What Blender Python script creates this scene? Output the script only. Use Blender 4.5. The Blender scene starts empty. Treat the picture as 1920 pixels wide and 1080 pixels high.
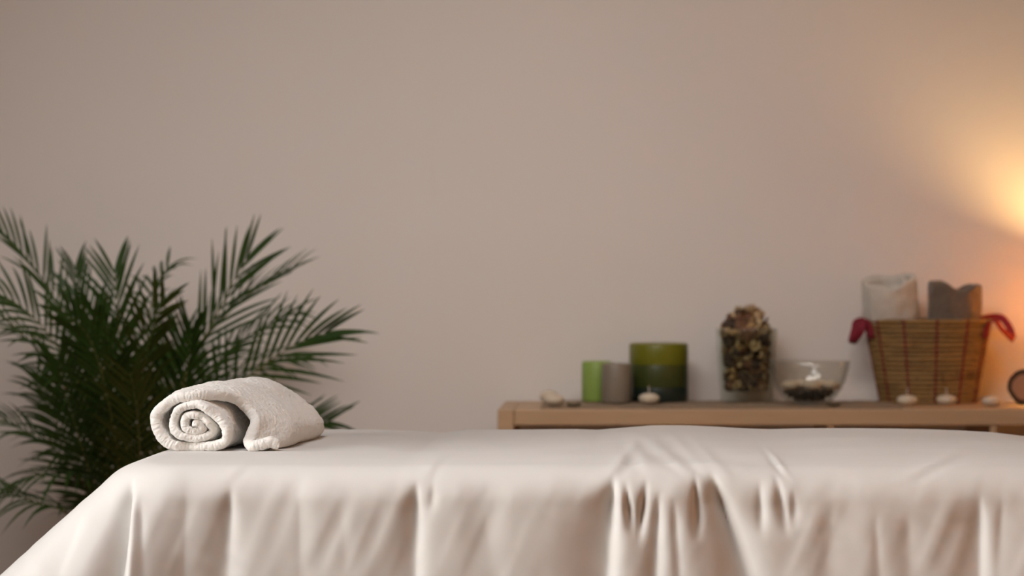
import bpy, bmesh, math, random
import numpy as np
from mathutils import Vector, Matrix

random.seed(7)
RNG = np.random.default_rng(11)
sc = bpy.context.scene
COL = sc.collection

# ------------------------------------------------------------------ camera
F = 4533.33            # focal length in pixels of the 1920 wide frame (85 mm on 36 mm)
PX, PY = 1150.0, 536.0  # principal point of the (cropped) photograph
H = 1.048              # eye height
cam_d = bpy.data.cameras.new('camera')
cam = bpy.data.objects.new('camera', cam_d); COL.objects.link(cam)
cam.location = (0, 0, H)
cam.rotation_euler = (math.pi/2, 0, 0)
cam_d.sensor_width = 36; cam_d.sensor_fit = 'HORIZONTAL'; cam_d.lens = 85
cam_d.shift_x = (960-PX)/1920; cam_d.shift_y = (PY-540)/1920
cam_d.clip_start = 0.05; cam_d.clip_end = 50
cam_d.dof.use_dof = True; cam_d.dof.focus_distance = 3.10; cam_d.dof.aperture_fstop = 6.3
sc.camera = cam

# ------------------------------------------------------------------ world, light, exposure
world = bpy.data.worlds.new('world'); sc.world = world
world.use_nodes = True
world.node_tree.nodes['Background'].inputs[0].default_value = (0.75, 0.85, 1.0, 1)
world.node_tree.nodes['Background'].inputs[1].default_value = 0.6

def area_light(name, loc, target, sx, sy, energy, color):
    ld = bpy.data.lights.new(name, 'AREA'); ld.shape = 'RECTANGLE'
    ld.size = sx; ld.size_y = sy; ld.energy = energy; ld.color = color
    o = bpy.data.objects.new(name, ld); COL.objects.link(o)
    o.location = loc
    o.rotation_euler = (Vector(target)-Vector(loc)).to_track_quat('-Z', 'Z').to_euler()
    return o
# room extents
RX0, RX1, RY0, RY1, RZ = -1.75, 2.7, -1.3, 5.86, 2.65
WY0, WY1, WZ0, WZ1 = 0.55, 3.05, 0.55, 2.2           # window in the left wall
area_light('window_daylight', (RX0-0.16, (WY0+WY1)/2, (WZ0+WZ1)/2), (0, (WY0+WY1)/2, (WZ0+WZ1)/2),
           WY1-WY0, WZ1-WZ0, 150, (1.0, 0.955, 0.915))
# square soft fill added unseen above the table to brighten sheet and towel
CP = Vector((-0.75, 2.45, RZ-.06)); CPW = 0.9
area_light('table_fill_light', CP, CP-Vector((0, -.001, 1)), CPW, CPW, 21, (0.98, 0.98, 1.0))
# linear fill light added unseen under the ceiling to brighten the back wall
CL = Vector((-0.4, 3.7, 2.42)); CLT = Vector((-0.4, RY1, 0.70)); CLW, CLD = 2.0, 0.35
area_light('wall_fill_light', CL, CLT, CLW, CLD, 10.6, (1.0, 0.925, 0.87)).data.spread = math.radians(118)

sc.view_settings.view_transform = 'Standard'
try: sc.view_settings.look = 'None'
except Exception: pass
sc.view_settings.gamma = 1.0
sc.view_settings.use_curve_mapping = False
sc.view_settings.exposure = 0.0
sc.cycles.use_denoising = True
sc.cycles.max_bounces = 8
sc.cycles.transparent_max_bounces = 12

# ------------------------------------------------------------------ helpers
def W(px, py, d):
    return Vector(((px-PX)*d/F, d, H-(py-PY)*d/F))
def wx(px, d): return (px-PX)*d/F
def wz(py, d): return H-(py-PY)*d/F

def smooth01(x):
    x = np.clip(x, 0, 1); return x*x*(3-2*x)

def _hash(ix, iy, iz, seed):
    h = (ix.astype(np.int64)*374761393 + iy.astype(np.int64)*668265263 + iz.astype(np.int64)*2147483647 + seed*1274126177) & 0xffffffff
    h = ((h ^ (h >> 13))*1274126177) & 0xffffffff
    h = ((h ^ (h >> 16))*2246822519) & 0xffffffff
    h = h ^ (h >> 15)
    return (h & 0xffffff)/float(0xffffff)*2-1
def vnoise(x, y, z, seed=0):
    x, y, z = np.broadcast_arrays(np.asarray(x, float), np.asarray(y, float), np.asarray(z, float))
    x0, y0, z0 = np.floor(x), np.floor(y), np.floor(z)
    fx, fy, fz = x-x0, y-y0, z-z0
    fx = fx*fx*fx*(fx*(fx*6-15)+10); fy = fy*fy*fy*(fy*(fy*6-15)+10); fz = fz*fz*fz*(fz*(fz*6-15)+10)
    r = 0
    for a in (0, 1):
        for b in (0, 1):
            for c in (0, 1):
                w = (fx if a else 1-fx)*(fy if b else 1-fy)*(fz if c else 1-fz)
                r = r + w*_hash(x0+a, y0+b, z0+c, seed)
    return r

def link(o, parent=None):
    COL.objects.link(o)
    if parent is not None: o.parent = parent
    return o
def tag(o, label, cat, group=None, kind=None):
    o['label'] = label; o['category'] = cat
    if group: o['group'] = group
    if kind: o['kind'] = kind
    return o
def empty(name, loc=(0, 0, 0), rz=0):
    o = bpy.data.objects.new(name, None); COL.objects.link(o)
    o.location = loc; o.rotation_euler = (0, 0, rz); o.empty_display_size = 0.05
    return o
def mesh(name, verts, faces, mat, smooth=True):
    me = bpy.data.meshes.new(name)
    me.from_pydata([tuple(map(float, v)) for v in verts], [], [tuple(map(int, f)) for f in faces])
    me.update()
    if smooth: me.polygons.foreach_set('use_smooth', [True]*len(me.polygons))
    if mat: me.materials.append(mat)
    return me
def fastmesh(name, V, Q, mat):
    """V: (n,3) array, Q: (m,4) quads"""
    me = bpy.data.meshes.new(name)
    n, m = len(V), len(Q)
    me.vertices.add(n); me.vertices.foreach_set('co', np.asarray(V, np.float32).ravel())
    me.loops.add(m*4); me.loops.foreach_set('vertex_index', np.asarray(Q, np.int32).ravel())
    me.polygons.add(m)
    me.polygons.foreach_set('loop_start', np.arange(0, m*4, 4, dtype=np.int32))
    me.polygons.foreach_set('use_smooth', np.ones(m, bool))
    me.update(calc_edges=True); me.validate()
    if mat: me.materials.append(mat)
    return me
def obj(name, me, parent=None, loc=None, rot=None):
    o = bpy.data.objects.new(name, me); link(o, parent)
    if loc is not None: o.location = loc
    if rot is not None: o.rotation_euler = rot
    return o
def boxmesh(name, x0, x1, y0, y1, z0, z1, mat, bevel=0.0, seg=2):
    bm = bmesh.new()
    bmesh.ops.create_cube(bm, size=1)
    for v in bm.verts:
        v.co = Vector((x0+(v.co.x+.5)*(x1-x0), y0+(v.co.y+.5)*(y1-y0), z0+(v.co.z+.5)*(z1-z0)))
    if bevel:
        bmesh.ops.bevel(bm, geom=list(bm.edges), offset=bevel, segments=seg, affect='EDGES', profile=.5)
    me = bpy.data.meshes.new(name); bm.to_mesh(me); bm.free()
    me.materials.append(mat)
    return me
def lathe(name, prof, mat, n=48, sx=1.0, sy=1.0, closed=False):
    """prof: list of (r, z). r==0 at ends makes a pole."""
    V = []; Fc = []
    rings = []
    for r, z in prof:
        if r < 1e-6:
            rings.append([len(V)]); V.append((0, 0, z))
        else:
            rings.append(list(range(len(V), len(V)+n)))
            for k in range(n):
                a = 2*math.pi*k/n; V.append((r*math.cos(a)*sx, r*math.sin(a)*sy, z))
    pairs = list(zip(rings[:-1], rings[1:]))
    if closed: pairs.append((rings[-1], rings[0]))
    for A, B in pairs:
        for k in range(n):
            k2 = (k+1) % n
            if len(A) == 1 and len(B) == 1: continue
            if len(A) == 1: Fc.append((A[0], B[k2], B[k]))
            elif len(B) == 1: Fc.append((A[k], A[k2], B[0]))
            else: Fc.append((A[k], A[k2], B[k2], B[k]))
    return mesh(name, V, Fc, mat)
def catmull(P, step=None, n=None):
    P = np.asarray(P, float)
    Q = np.vstack([2*P[0]-P[1], P, 2*P[-1]-P[-2]])
    out = []
    for i in range(1, len(Q)-2):
        p0, p1, p2, p3 = Q[i-1], Q[i], Q[i+1], Q[i+2]
        for t in np.linspace(0, 1, 24, endpoint=False):
            out.append(.5*((2*p1)+(-p0+p2)*t+(2*p0-5*p1+4*p2-p3)*t*t+(-p0+3*p1-3*p2+p3)*t**3))
    out.append(Q[-2]); out = np.array(out)
    s = np.concatenate([[0], np.cumsum(np.linalg.norm(np.diff(out, axis=0), axis=1))])
    if n is None: n = max(4, int(s[-1]/step)+1)
    u = np.linspace(0, s[-1], n)
    return np.stack([np.interp(u, s, out[:, k]) for k in range(out.shape[1])], 1)
def tube(name, P, R, mat, n=8, caps=True):
    P = [Vector(p) for p in P]; m = len(P)
    if not hasattr(R, '__len__'): R = [R]*m
    V = []; Fc = []
    ref = Vector((0, 0, 1))
    for i in range(m):
        T = (P[min(i+1, m-1)]-P[max(i-1, 0)]).normalized()
        a = ref if abs(T.dot(ref)) < .9 else Vector((0, 1, 0))
        A = T.cross(a).normalized(); B = A.cross(T)
        for k in range(n):
            an = 2*math.pi*k/n
            V.append(P[i]+(A*math.cos(an)+B*math.sin(an))*R[i])
    for i in range(m-1):
        for k in range(n):
            Fc.append((i*n+k, i*n+(k+1) % n, (i+1)*n+(k+1) % n, (i+1)*n+k))
    if caps:
        Fc.append(tuple(range(n))[::-1]); Fc.append(tuple(range((m-1)*n, m*n)))
    return mesh(name, V, Fc, mat)

# ------------------------------------------------------------------ materials
class N:
    def __init__(s, name):
        s.m = bpy.data.materials.new(name); s.m.use_nodes = True
        s.t = s.m.node_tree; s.b = s.t.nodes['Principled BSDF']; s.out = s.t.nodes['Material Output']
    def n(s, typ, **kw):
        nd = s.t.nodes.new(typ)
        for k, v in kw.items():
            if k in nd.inputs.keys() if isinstance(k, str) else False: nd.inputs[k].default_value = v
            else: setattr(nd, k, v)
        return nd
    def l(s, a, b): s.t.links.new(a, b)
    def set(s, **kw):
        for k, v in kw.items(): s.b.inputs[k.replace('_', ' ')].default_value = v
        return s
    def coords(s, scale=(1, 1, 1), kind='Object'):
        tc = s.n('ShaderNodeTexCoord'); mp = s.n('ShaderNodeMapping')
        mp.inputs['Scale'].default_value = scale
        s.l(tc.outputs[kind], mp.inputs['Vector']); return mp.outputs[0]
    def noise(s, vec, scale, detail=3, rough=.5):
        nd = s.n('ShaderNodeTexNoise'); nd.inputs['Scale'].default_value = scale
        nd.inputs['Detail'].default_value = detail; nd.inputs['Roughness'].default_value = rough
        s.l(vec, nd.inputs['Vector']); return nd.outputs['Fac']
    def ramp(s, fac, stops):
        r = s.n('ShaderNodeValToRGB')
        while len(r.color_ramp.elements) < len(stops): r.color_ramp.elements.new(.5)
        for e, (p, c) in zip(r.color_ramp.elements, stops):
            e.position = p; e.color = (*c, 1)
        s.l(fac, r.inputs[0]); return r.outputs[0]
    def bump(s, height, strength=.3, dist=.001):
        b = s.n('ShaderNodeBump'); b.inputs['Strength'].default_value = strength; b.inputs['Distance'].default_value = dist
        s.l(height, b.inputs['Height']); s.l(b.outputs[0], s.b.inputs['Normal']); return b
    def color(s, sock): s.l(sock, s.b.inputs['Base Color'])

def simple(name, c1, c2=None, rough=.6, nscale=20, bump=0, bdist=.001, stretch=(1, 1, 1), **kw):
    m = N(name); m.set(Roughness=rough, **kw)
    if c2 is None: c2 = tuple(x*.9 for x in c1)
    v = m.coords(stretch); f = m.noise(v, nscale, 4)
    m.color(m.ramp(f, [(.3, c1), (.7, c2)]))
    if bump: m.bump(f, bump, bdist)
    return m.m

# painted wall: faint roller texture
m = N('wall_paint'); m.set(Roughness=.85)
v = m.coords(); f = m.noise(v, 1.3, 2); m.color(m.ramp(f, [(.3, (.80, .745, .705)), (.7, (.82, .765, .725))]))
m.bump(m.noise(v, 260, 3), .08, .001); M_WALL = m.m
M_CEIL = simple('ceiling_paint', (.50, .48, .46), rough=.9, nscale=3)
M_SIDE = simple('side_wall_paint', (.36, .31, .27), rough=.9, nscale=3)
m = N('right_wall_wood'); m.set(Roughness=.6)
M_RWALL = simple('right_wall_paint', (.40, .28, .19), rough=.85, nscale=3)
M_FLOOR = simple('floor_wood', (.36, .22, .12), (.28, .17, .09), rough=.45, nscale=6, stretch=(.3, 4, 1))
# shelf laminate, light oak
m = N('shelf_oak'); m.set(Roughness=.5)
v = m.coords((2, 25, 25)); f = m.noise(v, 3.0, 5, .6)
m.color(m.ramp(f, [(.3, (.52, .345, .205)), (.7, (.46, .30, .175))])); m.bump(f, .05, .0005); M_OAK = m.m
# sheet: cotton sateen with fine weave
m = N('sheet_cotton'); m.set(Roughness=.75); m.b.inputs['Sheen Weight'].default_value = .25
m.b.inputs['Sheen Roughness'].default_value = .4; m.b.inputs['Specular IOR Level'].default_value = .2
v = m.coords((1, 1, 1))
w1 = m.n('ShaderNodeTexWave'); w1.bands_direction = 'X'; w1.inputs['Scale'].default_value = 330; w1.inputs['Distortion'].default_value = 2.5; w1.inputs['Detail'].default_value = 2
w2 = m.n('ShaderNodeTexWave'); w2.bands_direction = 'Z'; w2.inputs['Scale'].default_value = 330; w2.inputs['Distortion'].default_value = 2.5; w2.inputs['Detail'].default_value = 2
m.l(v, w1.inputs['Vector']); m.l(v, w2.inputs['Vector'])
ad = m.n('ShaderNodeMath', operation='ADD'); m.l(w1.outputs['Fac'], ad.inputs[0]); m.l(w2.outputs['Fac'], ad.inputs[1])
f = m.noise(v, 9, 3); m.color(m.ramp(f, [(.3, (.675, .650, .615)), (.7, (.65, .625, .59))]))
m.bump(ad.outputs[0], .12, .0006); M_SHEET = m.m
def terry(name, c1, c2, bs=.6, tlf=.08):
    m = N(name); m.set(Roughness=.95); m.b.inputs['Sheen Weight'].default_value = .4
    v = m.coords(); f = m.noise(v, 900, 2, .6); g = m.noise(v, 60, 3)
    m.color(m.ramp(g, [(.3, c1), (.7, c2)]))
    m.bump(f, bs, .0012)
    tl = m.n('ShaderNodeBsdfTranslucent'); tl.inputs[0].default_value = (*c1, 1); mx = m.n('ShaderNodeMixShader'); mx.inputs[0].default_value = tlf
    m.l(m.b.outputs[0], mx.inputs[1]); m.l(tl.outputs[0], mx.inputs[2]); m.l(mx.outputs[0], m.out.inputs[0]); return m.m
M_TERRY = terry('terry_white', (.97, .935, .88), (.95, .91, .845))
M_TERRY2 = terry('terry_cream', (.78, .73, .66), (.74, .68, .60), .6, .2)
M_TERRYB = terry('terry_brown', (.20, .145, .105), (.16, .11, .08))
# palm
def leafmat(name, c1, c2):
    m = N(name); m.set(Roughness=.42)
    v = m.coords(); f = m.noise(v, 14, 2); col = m.ramp(f, [(.3, c1), (.7, c2)]); m.color(col)
    tr = m.n('ShaderNodeBsdfTranslucent'); mx = m.n('ShaderNodeMixShader'); mx.inputs[0].default_value = .22
    m.l(col, tr.inputs[0]); m.l(m.b.outputs[0], mx.inputs[1]); m.l(tr.outputs[0], mx.inputs[2]); m.l(mx.outputs[0], m.out.inputs[0])
    return m.m
M_LEAF = leafmat('palm_leaflet', (.024, .060, .008), (.038, .080, .012))
M_LEAF2 = leafmat('palm_leaflet_olive', (.060, .095, .014), (.080, .105, .016))
M_RACHIS = simple('palm_rachis', (.12, .14, .03), (.16, .12, .04), rough=.5)
M_CANE = simple('palm_cane', (.16, .17, .06), (.22, .18, .08), rough=.55)
M_POT = simple('pot_ceramic', (.30, .22, .18), rough=.4)
M_SOIL = simple('soil', (.035, .024, .016), (.06, .04, .025), rough=.95, nscale=80, bump=.8, bdist=.004)
# candles
def wax(name, c, rough=.45):
    m = N(name); m.set(Roughness=rough); v = m.coords(); f = m.noise(v, 30, 3)
    m.color(m.ramp(f, [(.3, c), (.7, tuple(x*.92 for x in c))]))
    m.b.inputs['Subsurface Weight'].default_value = .15; m.b.inputs['Subsurface Radius'].default_value = (.006, .005, .003); m.b.inputs['Subsurface Scale'].default_value = 1
    return m.m
M_WAXW = wax('wax_ivory', (.64, .55, .43))
M_WAXG = wax('wax_light_green', (.27, .40, .085))
M_WAXGR = wax('wax_grey', (.24, .20, .155))
M_WAXO = wax('wax_olive', (.17, .17, .010), .35)
M_WAXD = wax('wax_moss', (.050, .062, .012), .35)
M_WAXB = wax('wax_bottle_green', (.012, .022, .016), .35)
M_WICK = simple('wick_cotton', (.75, .70, .62), rough=.9)
# glass
def glassmat(name, col=(1, 1, 1), ior=1.45):
    m = N(name); m.set(Roughness=0.0, IOR=ior); m.b.inputs['Base Color'].default_value = (*col, 1)
    m.b.inputs['Transmission Weight'].default_value = 1.0; return m.m
M_GLASS = glassmat('vase_glass', (.93, .97, .94))
def thinglass(name, tint):
    m = N(name)
    tr = m.n('ShaderNodeBsdfTransparent'); tr.inputs[0].default_value = (*tint, 1); gl = m.n('ShaderNodeBsdfGlossy'); gl.inputs['Roughness'].default_value = .01
    lw = m.n('ShaderNodeLayerWeight'); lw.inputs[0].default_value = .5
    pw = m.n('ShaderNodeMath', operation='POWER'); m.l(lw.outputs['Facing'], pw.inputs[0]); pw.inputs[1].default_value = 4.0
    mu = m.n('ShaderNodeMath', operation='MULTIPLY_ADD'); m.l(pw.outputs[0], mu.inputs[0]); mu.inputs[1].default_value = .75; mu.inputs[2].default_value = .035
    mx = m.n('ShaderNodeMixShader'); m.l(mu.outputs[0], mx.inputs[0]); m.l(tr.outputs[0], mx.inputs[1]); m.l(gl.outputs[0], mx.inputs[2]); m.l(mx.outputs[0], m.out.inputs[0])
    return m.m
M_BOWL = thinglass('bowl_glass', (.93, .93, .91)); M_GLASS = thinglass('vase_glass', (.88, .90, .86))
m = N('window_glass')
tr = m.n('ShaderNodeBsdfTransparent'); gl = m.n('ShaderNodeBsdfGlossy'); gl.inputs['Roughness'].default_value = .02
fr = m.n('ShaderNodeFresnel'); mx = m.n('ShaderNodeMixShader'); m.l(fr.outputs[0], mx.inputs[0]); m.l(tr.outputs[0], mx.inputs[1]); m.l(gl.outputs[0], mx.inputs[2]); m.l(mx.outputs[0], m.out.inputs[0]); M_PANE = m.m
# potpourri, pebbles
M_POTP = [simple('potpourri_pale', (.60, .45, .26), (.48, .34, .18), rough=.8, nscale=60),
          simple('potpourri_tan', (.45, .28, .12), (.34, .20, .08), rough=.8, nscale=60),
          simple('potpourri_dark', (.075, .045, .030), (.035, .022, .016), rough=.75, nscale=60),
          simple('potpourri_russet', (.22, .11, .055), (.15, .07, .04), rough=.8, nscale=60)]
M_PEB = simple('pebble_black', (.018, .014, .012), (.03, .024, .02), rough=.35, nscale=40)
# basket
m = N('basket_straw'); m.set(Roughness=.7)
v = m.coords((1, 1, 1)); f = m.noise(v, 70, 4, .7); f2 = m.noise(v, 9, 2)
mixn = m.n('ShaderNodeMath', operation='ADD'); m.l(f, mixn.inputs[0]); m.l(f2, mixn.inputs[1])
hf = m.n('ShaderNodeMath', operation='MULTIPLY'); m.l(mixn.outputs[0], hf.inputs[0]); hf.inputs[1].default_value = .5
oi = m.n('ShaderNodeObjectInfo'); rr_ = m.n('ShaderNodeMath', operation='MULTIPLY_ADD'); m.l(oi.outputs['Random'], rr_.inputs[0]); rr_.inputs[1].default_value = .22; rr_.inputs[2].default_value = -.11
hs = m.n('ShaderNodeMath', operation='ADD'); m.l(hf.outputs[0], hs.inputs[0]); m.l(rr_.outputs[0], hs.inputs[1])
m.color(m.ramp(hs.outputs[0], [(.35, (.21, .115, .034)), (.5, (.31, .18, .058)), (.65, (.13, .066, .020))])); m.bump(f, .5, .002); M_STRAW = m.m
M_RED = simple('red_cloth', (.24, .008, .026), (.19, .007, .020), rough=.75, nscale=90, bump=.3)
M_STITCH = simple('red_stitch', (.19, .018, .016), (.15, .015, .014), rough=.8, nscale=60)
M_BARK = simple('log_bark', (.035, .018, .010), (.07, .035, .018), rough=.85, nscale=60, bump=.8, bdist=.004)
m = N('log_cut_wood'); m.set(Roughness=.7)
v = m.coords(); wv = m.n('ShaderNodeTexWave'); wv.wave_type = 'RINGS'; wv.rings_direction = 'Y'; wv.inputs['Scale'].default_value = 70; wv.inputs['Distortion'].default_value = 2
m.l(v, wv.inputs['Vector']); m.color(m.ramp(wv.outputs['Fac'], [(.2, (.26, .13, .075)), (.8, (.33, .18, .11))])); M_CUT = m.m
M_RUNNER = simple('runner_taupe', (.31, .225, .15), (.25, .175, .115), rough=.85, nscale=90, bump=.5)
M_PETAL = simple('dried_petal', (.05, .045, .02), (.08, .06, .03), rough=.8)
# table
M_VINYL = simple('table_vinyl', (.55, .50, .42), rough=.5)
M_BEECH = simple('table_beech', (.50, .34, .20), (.44, .29, .16), rough=.5, nscale=8, stretch=(1, 1, .1))
# lamp
m = N('lamp_shade_fabric')
df = m.n('ShaderNodeBsdfDiffuse'); tl = m.n('ShaderNodeBsdfTranslucent'); mx = m.n('ShaderNodeMixShader'); mx.inputs[0].default_value = .72
v = m.coords(); f = m.noise(v, 120, 2); c = m.ramp(f, [(.3, (.94, .69, .24)), (.7, (.90, .65, .21))])
m.l(c, df.inputs[0]); m.l(c, tl.inputs[0]); m.l(df.outputs[0], mx.inputs[1]); m.l(tl.outputs[0], mx.inputs[2]); m.l(mx.outputs[0], m.out.inputs[0]); M_SHADE = m.m
M_BRASS = simple('lamp_bronze', (.20, .12, .06), rough=.35, Metallic=.8)
m = N('bulb_glass'); m.b.inputs['Emission Color'].default_value = (1, .61, .22, 1); m.b.inputs['Emission Strength'].default_value = 390; M_BULB = m.m
m = N('floor_bulb_glass'); m.b.inputs['Emission Color'].default_value = (1, .50, .18, 1); m.b.inputs['Emission Strength'].default_value = 2000; M_BULB2 = m.m
M_WHITE = simple('white_gloss', (.8, .78, .75), rough=.4)

# ------------------------------------------------------------------ the room
def structure(o): o['kind'] = 'structure'; return o
T = .12
structure(obj('floor', boxmesh('floor', RX0-T, RX1+T, RY0-T, RY1+T, -.1, 0, M_FLOOR)))
structure(obj('ceiling', boxmesh('ceiling', RX0-T, RX1+T, RY0-T, RY1+T, RZ, RZ+.1, M_CEIL)))
structure(obj('wall_back', boxmesh('wall_back', RX0-T, RX1+T, RY1, RY1+T, 0, RZ, M_WALL)))
structure(obj('wall_front', boxmesh('wall_front', RX0-T, RX1+T, RY0-T, RY0, 0, RZ, M_SIDE)))
structure(obj('wall_right', boxmesh('wall_right', RX1, RX1+T, RY0, RY1, 0, RZ, M_RWALL)))
def wall_with_hole():
    bm = bmesh.new()
    for (y0, y1, z0, z1) in ((RY0, WY0, 0, RZ), (WY1, RY1, 0, RZ), (WY0, WY1, 0, WZ0), (WY0, WY1, WZ1, RZ)):
        r = bmesh.ops.create_cube(bm, size=1)
        for vv in r['verts']:
            vv.co = Vector((RX0-T+(vv.co.x+.5)*T, y0+(vv.co.y+.5)*(y1-y0), z0+(vv.co.z+.5)*(z1-z0)))
    me = bpy.data.meshes.new('wall_left'); bm.to_mesh(me); bm.free(); me.materials.append(M_SIDE); return me
structure(obj('wall_left', wall_with_hole()))
win = structure(empty('window_1', (RX0-T/2, (WY0+WY1)/2, WZ0)))
hw, hh = (WY1-WY0)/2, WZ1-WZ0
for (y0, y1, z0, z1) in ((-hw, -hw+.05, 0, hh), (hw-.05, hw, 0, hh), (-hw, hw, 0, .05), (-hw, hw, hh-.05, hh), (-.025, .025, .05, hh-.05)):
    obj('window_frame', boxmesh('window_frame', -.03, .03, y0, y1, z0, z1, M_WHITE), win)
for s in (-1, 1):
    obj('pane', boxmesh('pane', -.003, .003, min(s*.025, s*(hw-.05)), max(s*.025, s*(hw-.05)), .05, hh-.05, M_PANE), win)
cl = empty('wall_fill_panel', CL); tag(cl, 'added unseen linear fill light tilted at the back wall', 'ceiling light')  # invented fitting around the added back wall fill
cl.rotation_euler = (CLT-CL).to_track_quat('-Z', 'Z').to_euler()
for (x0, x1, y0, y1) in ((-CLW/2-.02, -CLW/2, -CLD/2-.02, CLD/2+.02), (CLW/2, CLW/2+.02, -CLD/2-.02, CLD/2+.02), (-CLW/2, CLW/2, -CLD/2-.02, -CLD/2), (-CLW/2, CLW/2, CLD/2, CLD/2+.02)):
    obj('frame', boxmesh('frame', x0, x1, y0, y1, -.005, .05, M_WHITE), cl)
obj('housing', boxmesh('housing', -CLW/2, CLW/2, -CLD/2, CLD/2, .02, .05, M_WHITE), cl)
iv = cl.rotation_euler.to_matrix().inverted()
for sx in (-.6, .6):
    top = iv @ Vector((0, 0, RZ-CL.z)); obj('rod', tube('rod', [(sx, 0, .04), (sx+top.x, top.y, top.z)], .008, M_WHITE, 8), cl)
cp = empty('table_fill_panel', CP); tag(cp, 'added unseen square fill panel above the head end of the table', 'ceiling light')  # invented fitting around the soft fill added over the table
h_ = CPW/2
for (x0, x1, y0, y1) in ((-h_-.03, -h_, -h_-.03, h_+.03), (h_, h_+.03, -h_-.03, h_+.03), (-h_, h_, -h_-.03, -h_), (-h_, h_, h_, h_+.03)):
    obj('frame', boxmesh('frame', x0, x1, y0, y1, -.005, .06, M_WHITE), cp)
obj('backing', boxmesh('backing', -h_, h_, -h_, h_, .02, .06, M_WHITE), cp)
structure(obj('baseboard_back', boxmesh('baseboard_back', RX0, RX1, RY1-.015, RY1, 0, .08, M_WHITE)))

# ------------------------------------------------------------------ massage table and sheet
TZ = 0.834
XL, XR, YN, YF = -.565, 1.25, 2.90, 3.60
tb = empty('massage_table', ((XL+XR)/2, (YN+YF)/2, 0))
tag(tb, 'padded massage table standing under the draped white sheet', 'massage table')
cx, cy = (XL+XR)/2, (YN+YF)/2
obj('padded_top', boxmesh('padded_top', XL-cx+.02, XR-cx-.02, YN-cy-.02, YF-cy+.02, TZ-.12, TZ-.032, M_VINYL, .03, 3), tb)
for sx in (XL-cx+.12, XR-cx-.12):
    for sy in (YN-cy+.08, YF-cy-.08):
        obj('leg', boxmesh('leg', sx-.03, sx+.03, sy-.03, sy+.03, 0, TZ-.12, M_BEECH, .005), tb)
fr_ = obj('face_rest', boxmesh('face_rest', -.26, 0, -.15, .15, -.07, 0, M_VINYL, .03, 3), tb, (XL-cx-.01, 0, TZ-.075), (0, math.radians(-44), 0))

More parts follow.
